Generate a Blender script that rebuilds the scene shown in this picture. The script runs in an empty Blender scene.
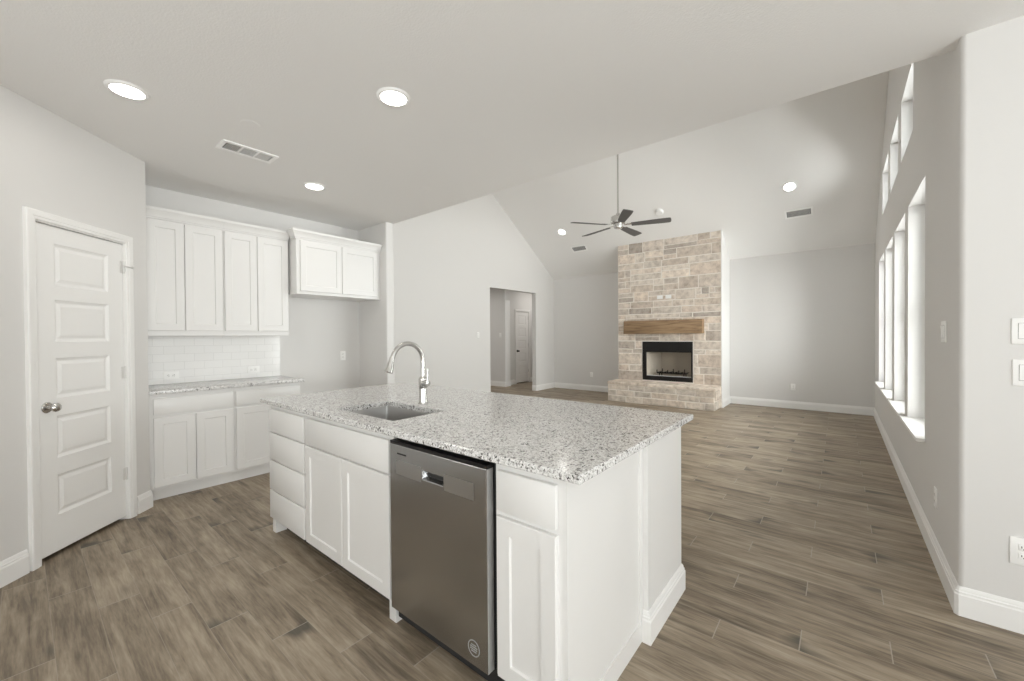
import bpy, bmesh, math, random
from mathutils import Matrix, Vector
random.seed(7)
scn = bpy.context.scene
COL = scn.collection
PI = math.pi

# ------------------------------------------------------------------ camera
FPX, YAW, PITCH, ROLL, CAMH = 402.23, 0.684295, -0.0099524, -0.0069987, 1.335
_fw = Vector((-math.sin(YAW)*math.cos(PITCH), math.cos(YAW)*math.cos(PITCH), math.sin(PITCH)))
_rt = Vector((math.cos(YAW), math.sin(YAW), 0))
_up = _rt.cross(_fw)
_r = math.cos(ROLL)*_rt + math.sin(ROLL)*_up
_u = _r.cross(_fw)
cd = bpy.data.cameras.new('camera'); cam = bpy.data.objects.new('camera', cd); COL.objects.link(cam)
cd.sensor_fit = 'HORIZONTAL'; cd.sensor_width = 36; cd.lens = FPX/1024*36
cd.clip_start = 0.02
m = Matrix.Identity(4)
for i in range(3):
    m[i][0] = _r[i]; m[i][1] = _u[i]; m[i][2] = -_fw[i]
m[0][3], m[1][3], m[2][3] = 0, 0, CAMH
cam.matrix_world = m
scn.camera = cam

# ------------------------------------------------------------------ world, daylight, exposure
w = bpy.data.worlds.new('sky'); scn.world = w; w.use_nodes = True
bg = w.node_tree.nodes['Background']; bg.inputs[0].default_value = (0.93, 0.97, 1, 1); bg.inputs[1].default_value = 2.0
scn.view_settings.view_transform = 'Standard'; scn.view_settings.look = 'None'
scn.view_settings.gamma = 1; scn.view_settings.use_curve_mapping = False
scn.view_settings.exposure = 0.37
scn.cycles.max_bounces = 12; scn.cycles.diffuse_bounces = 8; scn.cycles.transparent_max_bounces = 16
scn.cycles.use_denoising = True
scn.cycles.sample_clamp_indirect = 6

def area(name, loc, rot, sx, sy, power, color=(1, 1, 1), spread=180):
    l = bpy.data.lights.new(name, 'AREA'); l.shape = 'RECTANGLE'; l.size = sx; l.size_y = sy
    l.energy = power; l.color = color; l.spread = math.radians(spread)
    o = bpy.data.objects.new(name, l); COL.objects.link(o); o.location = loc; o.rotation_euler = rot
    return o
# daylight standing outside the tall living-room windows and the nook window out of view
area('daylight_living', (1.25, 6.0, 1.9), (0, PI/2+0.34, 0), 3.2, 5.4, 400.0, (1, 0.985, 0.988))
area('daylight_nook', (4.0, -0.7, 0.9), (0, PI/2+0.85, 0), 2.0, 2.8, 215.0, (1, 0.985, 0.988))
area('rear_uplight', (0.0, -3.9, 0.9), (PI/2+1.25, 0, 0), 4.2, 2.0, 165.0, (1, 0.985, 0.988))  # added uplight beyond the unseen rear window, to brighten the ceiling
# added fill lights under the hallway ceiling, without fixtures, to brighten it
area('hall_fill', (-7.6, 6.6, 2.7), (0, 0, 0), 0.9, 0.9, 13, (1, 0.97, 0.92)); area('hall_fill_inner', (-6.4, 9.5, 2.7), (0, 0, 0), 0.5, 0.9, 6, (1, 0.97, 0.92))

# ------------------------------------------------------------------ material helpers
def new_mat(name):
    mt = bpy.data.materials.new(name); mt.use_nodes = True
    nt = mt.node_tree; b = nt.nodes['Principled BSDF']
    return mt, nt, b
def node(nt, typ, **kw):
    n = nt.nodes.new(typ)
    for k, v in kw.items():
        if k.startswith('i_'):
            key = k[2:]
            key = int(key) if key.isdigit() else key.replace('_', ' ')
            n.inputs[key].default_value = v
        else: setattr(n, k, v)
    return n
def L(nt, a, ao, b, bi): nt.links.new(a.outputs[ao], b.inputs[bi])
def ramp(nt, stops, interp='LINEAR'):
    n = nt.nodes.new('ShaderNodeValToRGB'); cr = n.color_ramp; cr.interpolation = interp
    while len(cr.elements) < len(stops): cr.elements.new(0.5)
    for e, (p, c) in zip(cr.elements, stops):
        e.position = p; e.color = (c if len(c) == 4 else (*c, 1))
    return n
def math_n(nt, op, a=None, b=None):
    n = nt.nodes.new('ShaderNodeMath'); n.operation = op
    for i, v in enumerate((a, b)):
        if v is None: continue
        if isinstance(v, (int, float)): n.inputs[i].default_value = v
        else: nt.links.new(v, n.inputs[i])
    return n.outputs[0]
def bump(nt, b, sock, strength, dist):
    n = node(nt, 'ShaderNodeBump'); n.inputs['Strength'].default_value = strength; n.inputs['Distance'].default_value = dist
    nt.links.new(sock, n.inputs['Height']); nt.links.new(n.outputs[0], b.inputs['Normal'])
def plain(name, col, rough=0.5, metal=0.0, noise=0.0, nscale=60, spec=0.5, ndist=0.001):
    mt, nt, b = new_mat(name)
    b.inputs['Base Color'].default_value = (*col, 1); b.inputs['Roughness'].default_value = rough
    b.inputs['Metallic'].default_value = metal; b.inputs['Specular IOR Level'].default_value = spec
    if noise:
        tc = node(nt, 'ShaderNodeTexCoord'); n = node(nt, 'ShaderNodeTexNoise', i_Scale=nscale, i_Detail=3.0)
        L(nt, tc, 'Object', n, 'Vector'); bump(nt, b, n.outputs[0], noise, ndist)
    return mt
M = {}
M['paint'] = plain('wall_paint', (0.735, 0.724, 0.710), 0.75, noise=0.35, nscale=130, spec=0.25)
M['ceil'] = plain('ceiling_paint', (0.85, 0.842, 0.83), 0.85, noise=0.6, nscale=110, spec=0.15, ndist=0.002)
M['fitting'] = plain('white_fitting_enamel', (0.94, 0.935, 0.925), 0.4, noise=0.01)
M['trim'] = plain('white_trim_paint', (0.885, 0.878, 0.865), 0.4, noise=0.02, nscale=40)
M['cab'] = plain('white_cabinet_paint', (0.80, 0.792, 0.779), 0.35, noise=0.02, nscale=40)
M['plastic'] = plain('white_plastic', (0.93, 0.925, 0.91), 0.35, noise=0.01)
M['dark_gap'] = plain('dark_recess', (0.02, 0.02, 0.02), 0.7, noise=0.05)
M['black'] = plain('black_metal', (0.012, 0.011, 0.011), 0.35, metal=0.3, noise=0.05)
M['iron'] = plain('cast_iron', (0.03, 0.025, 0.022), 0.6, metal=0.5, noise=0.3)
M['nickel'] = plain('brushed_nickel', (0.62, 0.61, 0.59), 0.22, metal=1.0, noise=0.03, nscale=200)
M['chrome'] = plain('satin_chrome', (0.72, 0.715, 0.70), 0.2, metal=1.0, noise=0.01, nscale=200)
M['blade'] = plain('dark_fan_blade', (0.11, 0.105, 0.10), 0.55, noise=0.1)
M['grille_dark'] = plain('vent_shadow', (0.10, 0.098, 0.094), 0.8, noise=0.05)
M['louver'] = plain('vent_louver', (0.62, 0.61, 0.60), 0.5, noise=0.02)
M['toe'] = plain('shaded_toe_board', (0.06, 0.055, 0.05), 0.7, noise=0.05)  # near-black colour stands in for the shade in the island toe recess
M['hinge'] = plain('satin_hinge_metal', (0.74, 0.73, 0.715), 0.4, metal=0.2, noise=0.02)
M['vinyl'] = plain('white_vinyl', (0.84, 0.84, 0.83), 0.35, noise=0.01)

def emis(name, col, s):
    mt, nt, b = new_mat(name)
    b.inputs['Base Color'].default_value = (0.9, 0.9, 0.88, 1)
    b.inputs['Emission Color'].default_value = (*col, 1); b.inputs['Emission Strength'].default_value = s
    return mt
M['lens'] = emis('lit_lamp_lens', (1, 0.97, 0.92), 9)

def glass():
    mt = bpy.data.materials.new('window_glass'); mt.use_nodes = True; nt = mt.node_tree
    nt.nodes.remove(nt.nodes['Principled BSDF'])
    out = nt.nodes['Material Output']
    tr = node(nt, 'ShaderNodeBsdfTransparent'); gl = node(nt, 'ShaderNodeBsdfGlossy'); gl.inputs['Roughness'].default_value = 0.02
    fr = node(nt, 'ShaderNodeFresnel', i_IOR=1.3); mx = node(nt, 'ShaderNodeMixShader')
    tr.inputs[0].default_value = (0.96, 0.98, 0.97, 1)
    L(nt, fr, 0, mx, 0); L(nt, tr, 0, mx, 1); L(nt, gl, 0, mx, 2); L(nt, mx, 0, out, 0)
    return mt
M['glass'] = glass()

def floor_mat():
    mt, nt, b = new_mat('wood_plank_tile')
    tc = node(nt, 'ShaderNodeTexCoord'); sp = node(nt, 'ShaderNodeSeparateXYZ'); L(nt, tc, 'Object', sp, 0)
    W, LEN, ST = 0.1528, 0.905, 0.3015
    ry = math_n(nt, 'DIVIDE', math_n(nt, 'SUBTRACT', sp.outputs[1], 1.914), W)
    row = math_n(nt, 'FLOOR', ry); fy = math_n(nt, 'FRACT', ry)
    sh = math_n(nt, 'ADD', sp.outputs[0], 0.435)
    sh = math_n(nt, 'SUBTRACT', sh, math_n(nt, 'MULTIPLY', row, ST))
    cx = math_n(nt, 'DIVIDE', sh, LEN); colm = math_n(nt, 'FLOOR', cx); fx = math_n(nt, 'FRACT', cx)
    # grout distance (metres)
    dy = math_n(nt, 'MULTIPLY', math_n(nt, 'MINIMUM', fy, math_n(nt, 'SUBTRACT', 1.0, fy)), W)
    dx = math_n(nt, 'MULTIPLY', math_n(nt, 'MINIMUM', fx, math_n(nt, 'SUBTRACT', 1.0, fx)), LEN)
    ge = math_n(nt, 'LESS_THAN', dx, 0.0022); gl = math_n(nt, 'LESS_THAN', dy, 0.0012)
    grout = math_n(nt, 'MAXIMUM', math_n(nt, 'MULTIPLY', ge, 0.75), math_n(nt, 'MULTIPLY', gl, 0.4))
    idv = node(nt, 'ShaderNodeCombineXYZ'); nt.links.new(row, idv.inputs[0]); nt.links.new(colm, idv.inputs[1])
    wn = node(nt, 'ShaderNodeTexWhiteNoise', noise_dimensions='3D'); L(nt, idv, 0, wn, 'Vector')
    # per-plank shifted grain coordinates
    off = node(nt, 'ShaderNodeVectorMath', operation='SCALE'); L(nt, wn, 'Color', off, 0); off.inputs['Scale'].default_value = 37.0
    add = node(nt, 'ShaderNodeVectorMath', operation='ADD'); L(nt, tc, 'Object', add, 0); L(nt, off, 0, add, 1)
    mp = node(nt, 'ShaderNodeMapping'); L(nt, add, 0, mp, 0); mp.inputs['Scale'].default_value = (1.3, 17, 1)
    g1 = node(nt, 'ShaderNodeTexNoise', i_Scale=1.6, i_Detail=8.0, i_Roughness=0.66, i_Distortion=0.55); L(nt, mp, 0, g1, 'Vector')
    mp2 = node(nt, 'ShaderNodeMapping'); L(nt, add, 0, mp2, 0); mp2.inputs['Scale'].default_value = (2.2, 6, 1)
    g2 = node(nt, 'ShaderNodeTexNoise', i_Scale=1.3, i_Detail=4.0, i_Roughness=0.55); L(nt, mp2, 0, g2, 'Vector')
    mp3 = node(nt, 'ShaderNodeMapping'); L(nt, add, 0, mp3, 0); mp3.inputs['Scale'].default_value = (12, 130, 1)
    g3 = node(nt, 'ShaderNodeTexNoise', i_Scale=1.0, i_Detail=4.0); L(nt, mp3, 0, g3, 'Vector')
    v = math_n(nt, 'ADD', math_n(nt, 'MULTIPLY', g1.outputs[0], 0.55), math_n(nt, 'MULTIPLY', g2.outputs[0], 0.30))
    v = math_n(nt, 'ADD', v, math_n(nt, 'MULTIPLY', g3.outputs[0], 0.15))
    rv = node(nt, 'ShaderNodeSeparateColor'); L(nt, wn, 'Color', rv, 0)
    v = math_n(nt, 'ADD', v, math_n(nt, 'MULTIPLY', math_n(nt, 'SUBTRACT', rv.outputs[0], 0.5), 0.09))
    cr = ramp(nt, [(0.31, (0.074, 0.055, 0.038)), (0.42, (0.184, 0.144, 0.102)), (0.51, (0.296, 0.238, 0.173)), (0.60, (0.40, 0.331, 0.248)), (0.72, (0.52, 0.44, 0.35))])
    nt.links.new(v, cr.inputs[0])
    # knots / dark smudges
    mpk = node(nt, 'ShaderNodeMapping'); L(nt, add, 0, mpk, 0); mpk.inputs['Scale'].default_value = (2.6, 7, 1)
    kn = node(nt, 'ShaderNodeTexNoise', i_Scale=1.0, i_Detail=2.0); L(nt, mpk, 0, kn, 'Vector')
    en = math_n(nt, 'MINIMUM', fx, math_n(nt, 'MULTIPLY', math_n(nt, 'SUBTRACT', 1.0, fx), 1.6))
    en = math_n(nt, 'SUBTRACT', 0.20, en); en = math_n(nt, 'MAXIMUM', en, 0.0)
    en = math_n(nt, 'MULTIPLY', en, math_n(nt, 'GREATER_THAN', rv.outputs[1], 0.5))
    kr = ramp(nt, [(0.64, (0, 0, 0)), (0.80, (0.8, 0.8, 0.8))]); nt.links.new(math_n(nt, 'ADD', kn.outputs[0], math_n(nt, 'MULTIPLY', en, 0.85)), kr.inputs[0])
    mk = node(nt, 'ShaderNodeMix', data_type='RGBA'); L(nt, kr, 0, mk, 0); L(nt, cr, 0, mk, 6); mk.inputs[7].default_value = (0.06, 0.055, 0.045, 1)
    mg = node(nt, 'ShaderNodeMix', data_type='RGBA'); nt.links.new(grout, mg.inputs[0]); L(nt, mk, 2, mg, 6); mg.inputs[7].default_value = (0.42, 0.375, 0.32, 1)
    L(nt, mg, 2, b, 'Base Color')
    rr = math_n(nt, 'ADD', 0.36, math_n(nt, 'MULTIPLY', g1.outputs[0], 0.2)); nt.links.new(rr, b.inputs['Roughness'])
    h = math_n(nt, 'SUBTRACT', math_n(nt, 'MULTIPLY', g3.outputs[0], 0.3), grout)
    bump(nt, b, h, 0.25, 0.001)
    b.inputs['Specular IOR Level'].default_value = 0.42
    return mt
M['floor'] = floor_mat()

def granite():
    mt, nt, b = new_mat('speckled_granite')
    tc = node(nt, 'ShaderNodeTexCoord')
    nz = node(nt, 'ShaderNodeTexNoise', i_Scale=90.0, i_Detail=2.0); L(nt, tc, 'Object', nz, 'Vector')
    sc_ = node(nt, 'ShaderNodeVectorMath', operation='SCALE'); L(nt, nz, 'Color', sc_, 0); sc_.inputs['Scale'].default_value = 0.012
    ad = node(nt, 'ShaderNodeVectorMath', operation='ADD'); L(nt, tc, 'Object', ad, 0); L(nt, sc_, 0, ad, 1)
    v1 = node(nt, 'ShaderNodeTexVoronoi', i_Scale=150.0); L(nt, ad, 0, v1, 'Vector')
    s1 = node(nt, 'ShaderNodeSeparateColor'); L(nt, v1, 'Color', s1, 0)
    big = node(nt, 'ShaderNodeTexNoise', i_Scale=34.0, i_Detail=3.0); L(nt, tc, 'Object', big, 'Vector')
    t = math_n(nt, 'ADD', s1.outputs[0], math_n(nt, 'MULTIPLY', math_n(nt, 'SUBTRACT', big.outputs[0], 0.5), 0.6))
    cr = ramp(nt, [(0.0, (0.06, 0.058, 0.056)), (0.055, (0.27, 0.26, 0.255)), (0.10, (0.52, 0.505, 0.49)), (0.21, (0.72, 0.712, 0.70)), (0.45, (0.90, 0.895, 0.885)), (0.80, (0.80, 0.79, 0.78)), (0.95, (0.92, 0.91, 0.90))], 'CONSTANT')
    nt.links.new(t, cr.inputs[0])
    v2 = node(nt, 'ShaderNodeTexVoronoi', i_Scale=300.0); L(nt, ad, 0, v2, 'Vector')
    s2 = node(nt, 'ShaderNodeSeparateColor'); L(nt, v2, 'Color', s2, 0)
    r2 = ramp(nt, [(0.0, (0.48, 0.47, 0.46)), (0.11, (0.88, 0.88, 0.88)), (0.75, (1, 1, 1))], 'CONSTANT'); L(nt, s2, 1, r2, 0)
    mx = node(nt, 'ShaderNodeMix', data_type='RGBA', blend_type='MULTIPLY'); mx.inputs[0].default_value = 1
    L(nt, cr, 0, mx, 6); L(nt, r2, 0, mx, 7); L(nt, mx, 2, b, 'Base Color')
    b.inputs['Roughness'].default_value = 0.16
    return mt
M['granite'] = granite()

def steel(name, base, rough, sx, sz):
    mt, nt, b = new_mat(name)
    tc = node(nt, 'ShaderNodeTexCoord'); mp = node(nt, 'ShaderNodeMapping'); L(nt, tc, 'Object', mp, 0); mp.inputs['Scale'].default_value = (sx, sx, sz)
    n = node(nt, 'ShaderNodeTexNoise', i_Scale=1.0, i_Detail=3.0); L(nt, mp, 0, n, 'Vector')
    r = math_n(nt, 'ADD', rough, math_n(nt, 'MULTIPLY', n.outputs[0], 0.03)); nt.links.new(r, b.inputs['Roughness'])
    b.inputs['Base Color'].default_value = (*base, 1); b.inputs['Metallic'].default_value = 1
    b.inputs['Anisotropic'].default_value = 0.0
    return mt
M['steel'] = steel('brushed_stainless', (0.44, 0.443, 0.446), 0.22, 4, 700)
M['steel_strip'] = steel('satin_stainless_strip', (0.50, 0.50, 0.498), 0.27, 6, 500)
M['steel_edge_lit'] = plain('lit_stainless_edge', (0.42, 0.415, 0.405), 0.4, metal=0.3, noise=0.05)  # paler than the door: window reflection on its side painted in
M['badge'] = plain('pale_emblem_print', (0.34, 0.338, 0.335), 0.5, noise=0.02)
M['sink'] = steel('sink_stainless', (0.55, 0.54, 0.53), 0.3, 300, 20)

def tile_mat():
    mt, nt, b = new_mat('white_subway_tile')
    tc = node(nt, 'ShaderNodeTexCoord'); mp = node(nt, 'ShaderNodeMapping'); L(nt, tc, 'Object', mp, 0)
    sp = node(nt, 'ShaderNodeSeparateXYZ'); L(nt, mp, 0, sp, 0); cb = node(nt, 'ShaderNodeCombineXYZ'); L(nt, sp, 1, cb, 0); L(nt, sp, 2, cb, 1)
    br = node(nt, 'ShaderNodeTexBrick'); L(nt, cb, 0, br, 'Vector')
    for k, v in (('Scale', 1.0), ('Mortar Size', 0.0017), ('Mortar Smooth', 0.3), ('Brick Width', 0.154), ('Row Height', 0.0745)): br.inputs[k].default_value = v
    br.inputs['Color1'].default_value = (0.93, 0.925, 0.915, 1); br.inputs['Color2'].default_value = (0.90, 0.895, 0.885, 1); br.inputs['Mortar'].default_value = (0.78, 0.775, 0.765, 1)
    L(nt, br, 0, b, 'Base Color'); b.inputs['Roughness'].default_value = 0.12
    inv = math_n(nt, 'SUBTRACT', 1.0, br.outputs['Fac']); bump(nt, b, inv, 0.4, 0.001)
    return mt
M['tile'] = tile_mat()

def stone_mat():
    mt, nt, b = new_mat('chopped_limestone')
    at = node(nt, 'ShaderNodeAttribute', attribute_name='tone'); tc = node(nt, 'ShaderNodeTexCoord')
    n1 = node(nt, 'ShaderNodeTexNoise', i_Scale=9.0, i_Detail=6.0, i_Roughness=0.65); L(nt, tc, 'Object', n1, 'Vector')
    n2 = node(nt, 'ShaderNodeTexNoise', i_Scale=38.0, i_Detail=5.0, i_Roughness=0.7); L(nt, tc, 'Object', n2, 'Vector')
    r = ramp(nt, [(0.30, (0.60, 0.55, 0.50)), (0.44, (0.84, 0.82, 0.80)), (0.56, (1.0, 0.99, 0.97)), (0.72, (1.15, 1.14, 1.12))]); L(nt, n1, 0, r, 0)
    mx = node(nt, 'ShaderNodeMix', data_type='RGBA', blend_type='MULTIPLY'); mx.inputs[0].default_value = 1.0
    L(nt, at, 'Color', mx, 6); L(nt, r, 0, mx, 7); L(nt, mx, 2, b, 'Base Color')
    b.inputs['Roughness'].default_value = 0.9; b.inputs['Specular IOR Level'].default_value = 0.2
    h = math_n(nt, 'ADD', n1.outputs[0], math_n(nt, 'MULTIPLY', n2.outputs[0], 0.5)); bump(nt, b, h, 0.7, 0.012)
    return mt
M['stone'] = stone_mat()
M['mortar'] = plain('cream_mortar', (0.86, 0.805, 0.74), 0.95, noise=0.6, nscale=60, spec=0.1, ndist=0.004)
M['firebrick'] = plain('firebox_panel', (0.56, 0.50, 0.42), 0.9, noise=0.4, nscale=50, spec=0.1, ndist=0.004)

def wood_mat():
    mt, nt, b = new_mat('stained_beam_wood')
    tc = node(nt, 'ShaderNodeTexCoord'); mp = node(nt, 'ShaderNodeMapping'); L(nt, tc, 'Object', mp, 0); mp.inputs['Scale'].default_value = (1.4, 14, 14)
    n = node(nt, 'ShaderNodeTexNoise', i_Scale=1.5, i_Detail=6.0, i_Roughness=0.6, i_Distortion=0.6); L(nt, mp, 0, n, 'Vector')
    r = ramp(nt, [(0.3, (0.15, 0.092, 0.05)), (0.5, (0.31, 0.20, 0.11)), (0.7, (0.43, 0.295, 0.175))]); L(nt, n, 0, r, 0)
    L(nt, r, 0, b, 'Base Color'); b.inputs['Roughness'].default_value = 0.65; bump(nt, b, n.outputs[0], 0.4, 0.004)
    return mt
M['wood'] = wood_mat()

# ------------------------------------------------------------------ mesh helpers
def box(bm, x0, x1, y0, y1, z0, z1, bev=0.0, seg=2):
    vs = [bm.verts.new((x, y, z)) for x in (x0, x1) for y in (y0, y1) for z in (z0, z1)]
    fs = [(0, 1, 3, 2), (4, 6, 7, 5), (0, 4, 5, 1), (2, 3, 7, 6), (0, 2, 6, 4), (1, 5, 7, 3)]
    faces = [bm.faces.new([vs[i] for i in f]) for f in fs]
    if bev > 0:
        es = list({e for f in faces for e in f.edges})
        bmesh.ops.bevel(bm, geom=es, offset=bev, segments=seg, profile=0.5, affect='EDGES')
def lathe(bm, prof, seg=32, mat=None, cap0=True, cap1=True):
    rings = []
    for r, z in prof:
        ring = []
        for i in range(seg):
            a = 2*PI*i/seg; p = Vector((r*math.cos(a), r*math.sin(a), z))
            if mat: p = mat @ p
            ring.append(bm.verts.new(p))
        rings.append(ring)
    for a, b in zip(rings, rings[1:]):
        for i in range(seg): bm.faces.new((a[i], a[(i+1) % seg], b[(i+1) % seg], b[i]))
    if cap0: bm.faces.new(rings[0][::-1])
    if cap1: bm.faces.new(rings[-1])
def tube(bm, pts, rad, seg=16, caps=True):
    pts = [Vector(p) for p in pts]; n = len(pts)
    rads = rad if isinstance(rad, (list, tuple)) else [rad]*n
    rings = []; prev = None
    for i, p in enumerate(pts):
        t = (pts[min(i+1, n-1)] - pts[max(i-1, 0)]).normalized()
        if prev is None:
            a = Vector((0, 0, 1)) if abs(t.z) < 0.9 else Vector((1, 0, 0))
            s = t.cross(a).normalized()
        else: s = (prev - t*prev.dot(t)).normalized()
        prev = s; q = t.cross(s)
        rings.append([bm.verts.new(p + rads[i]*(math.cos(2*PI*k/seg)*s + math.sin(2*PI*k/seg)*q)) for k in range(seg)])
    for a, b in zip(rings, rings[1:]):
        for i in range(seg): bm.faces.new((a[i], a[(i+1) % seg], b[(i+1) % seg], b[i]))
    if caps: bm.faces.new(rings[0][::-1]); bm.faces.new(rings[-1])
def prism(bm, poly, z0, z1, mat=None):
    f = (lambda p: mat @ Vector(p)) if mat else (lambda p: Vector(p))
    a = [bm.verts.new(f((x, y, z0))) for x, y in poly]; b = [bm.verts.new(f((x, y, z1))) for x, y in poly]
    n = len(poly)
    for i in range(n): bm.faces.new((a[i], a[(i+1) % n], b[(i+1) % n], b[i]))
    bm.faces.new(a[::-1]); bm.faces.new(b)
def sweep(bm, path, prof, mat=None):
    """prof = [(offset to the left of the path, third axis)], mitred; path in 2-D."""
    P = [Vector((p[0], p[1])) for p in path]; n = len(P)
    rows = []
    for i in range(n):
        d0 = (P[i]-P[i-1]).normalized() if i else None
        d1 = (P[i+1]-P[i]).normalized() if i < n-1 else None
        if d0 is None: nrm = Vector((-d1.y, d1.x)); k = 1
        elif d1 is None: nrm = Vector((-d0.y, d0.x)); k = 1
        else:
            n0 = Vector((-d0.y, d0.x)); n1 = Vector((-d1.y, d1.x)); nrm = (n0+n1).normalized(); k = 1/max(0.2, nrm.dot(n0))
        row = []
        for o, c in prof:
            q = P[i] + nrm*o*k; v = Vector((q.x, q.y, c))
            row.append(bm.verts.new(mat @ v if mat else v))
        rows.append(row)
    mN = len(prof)
    for a, b in zip(rows, rows[1:]):
        for j in range(mN): bm.faces.new((a[j], a[(j+1) % mN], b[(j+1) % mN], b[j]))
    bm.faces.new(rows[0][::-1]); bm.faces.new(rows[-1])
def panel(bm, x0, x1, z0, z1, t, recs, prof, yf=0.0, edge=0.003):
    """board with its face at y = yf looking to -y, recessed fields recs; prof = [(inset, depth)]"""
    xs = sorted({x0+edge, x1-edge, *[v for r in recs for v in (r[0], r[2])]}); zs = sorted({z0+edge, z1-edge, *[v for r in recs for v in (r[1], r[3])]})
    q = lambda pts: bm.faces.new([bm.verts.new(p) for p in pts])
    for xa, xb in zip(xs, xs[1:]):
        for za, zb in zip(zs, zs[1:]):
            cx, cz = (xa+xb)/2, (za+zb)/2
            if any(r[0] < cx < r[2] and r[1] < cz < r[3] for r in recs): continue
            q([(xa, yf, za), (xb, yf, za), (xb, yf, zb), (xa, yf, zb)])
    for r in recs:
        ring = lambda i, d: [(r[0]+i, yf+d, r[1]+i), (r[2]-i, yf+d, r[1]+i), (r[2]-i, yf+d, r[3]-i), (r[0]+i, yf+d, r[3]-i)]
        rings = [ring(0, 0)] + [ring(i, d) for i, d in prof]
        for A, B in zip(rings, rings[1:]):
            for k in range(4): q([A[k], A[(k+1) % 4], B[(k+1) % 4], B[k]])
        q(rings[-1])
    e = edge
    O = [(x0+e, yf, z0+e), (x1-e, yf, z0+e), (x1-e, yf, z1-e), (x0+e, yf, z1-e)]
    B = [(x0, yf+e, z0), (x1, yf+e, z0), (x1, yf+e, z1), (x0, yf+e, z1)]
    C = [(x0, yf+t, z0), (x1, yf+t, z0), (x1, yf+t, z1), (x0, yf+t, z1)]
    for A, D in ((O, B), (B, C)):
        for k in range(4): q([A[k], D[k], D[(k+1) % 4], A[(k+1) % 4]])
    q(C[::-1])
SHAKER = [(0.0015, 0.0), (0.006, 0.008)]
def obj(name, bm, mat, parent=None, smooth=False, merge=True):
    if merge: bmesh.ops.remove_doubles(bm, verts=bm.verts, dist=1e-5)
    bmesh.ops.recalc_face_normals(bm, faces=bm.faces)
    me = bpy.data.meshes.new(name); bm.to_mesh(me); bm.free()
    me.materials.append(M[mat] if isinstance(mat, str) else mat)
    if smooth:
        for p in me.polygons: p.use_smooth = True
        try: me.set_sharp_from_angle(angle=math.radians(25))
        except Exception: pass
    o = bpy.data.objects.new(name, me); COL.objects.link(o)
    if parent: o.parent = parent
    return o
def tag(o, label, cat, group=None, kind=None):
    o['label'] = label; o['category'] = cat
    if group: o['group'] = group
    if kind: o['kind'] = kind
    return o
def thing(name, label, cat, loc=(0, 0, 0), rz=0, group=None, kind=None, rot=None):
    o = bpy.data.objects.new(name, None); COL.objects.link(o); o.empty_display_size = 0.1
    o.location = loc; o.rotation_euler = rot if rot else (0, 0, rz)
    return tag(o, label, cat, group, kind)
def dup(root, loc, label, rot=None):
    r = root.copy(); COL.objects.link(r); r.location = loc; r['label'] = label
    if rot: r.rotation_euler = rot
    for ch in root.children:
        c = ch.copy(); COL.objects.link(c); c.parent = r
        for g in ch.children:
            d = g.copy(); COL.objects.link(d); d.parent = c
    return r
def B(): return bmesh.new()
def one(name, mat, x0, x1, y0, y1, z0, z1, parent=None, bev=0.0, seg=2):
    bm = B(); box(bm, x0, x1, y0, y1, z0, z1, bev, seg); return obj(name, bm, mat, parent, smooth=bev > 0)
def struct(o, label, cat): return tag(o, label, cat, kind='structure')
def rnd_poly(pts, rads, seg=6):
    """rounds polygon corners (convex, either winding)"""
    out = []; n = len(pts)
    for i, (p, r) in enumerate(zip(pts, rads)):
        p = Vector(p)
        if r <= 0: out.append(tuple(p)); continue
        a = (Vector(pts[i-1])-p).normalized(); b = (Vector(pts[(i+1) % n])-p).normalized()
        ang = a.angle(b); t = r/math.tan(ang/2); c = p+(a+b).normalized()*(r/math.sin(ang/2))
        s = p+a*t-c; e = p+b*t-c
        a0 = math.atan2(s.y, s.x); a1 = math.atan2(e.y, e.x); d = (a1-a0+PI) % (2*PI)-PI
        for k in range(seg+1):
            th = a0+d*k/seg; out.append((c.x+r*math.cos(th), c.y+r*math.sin(th)))
    return out

# ------------------------------------------------------------------ setting: shell
CZ, YH, XW, YN, XL, YF = 2.73, 2.93, 0.438, 2.81, -5.77, 8.81
XK, XS, YS = -4.88, -4.256, 2.82          # kitchen back wall, stub end, stub near face
EAVE, SL = 2.81, 0.67; YR = (YH+YF)/2; ZR = EAVE+SL*(YR-YH)
XE2, YB = 3.4, -3.2
struct(one('floor', 'floor', -9.2, 4.4, YB-0.2, 11.0, -0.08, 0.0), 'grey-brown wood-look plank tile floor through the whole house', 'floor')
bm = B(); prism(bm, [(-6.2, YB-0.2), (3.7, YB-0.2), (3.7, YN+0.02), (XW+0.12, YN+0.02), (XW+0.12, YH), (-6.2, YH)], CZ, EAVE)
struct(obj('ceiling', bm, 'ceil'), 'flat pale grey textured ceiling over the kitchen', 'ceiling')
mx = Matrix(((0, 0, 1, 0), (1, 0, 0, 0), (0, 1, 0, 0), (0, 0, 0, 1)))      # (a,b,c) -> x=c, y=a, z=b
bm = B(); prism(bm, [(YR, ZR), (YF+0.2, EAVE-SL*0.2), (YF+0.2, EAVE-SL*0.2+0.12), (YR, ZR+0.12)], XL-0.2, XW+0.2, mx)
struct(obj('ceiling_slope_far', bm, 'ceil'), 'sloped vault ceiling falling to the fireplace wall', 'ceiling')
bm = B(); prism(bm, [(YH, EAVE), (YR, ZR), (YR, ZR+0.12), (YH, EAVE+0.12)], XL-0.2, XW+0.2, mx)
struct(obj('ceiling_slope_near', bm, 'ceil'), 'sloped vault ceiling rising behind the kitchen ceiling edge', 'ceiling')

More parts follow.
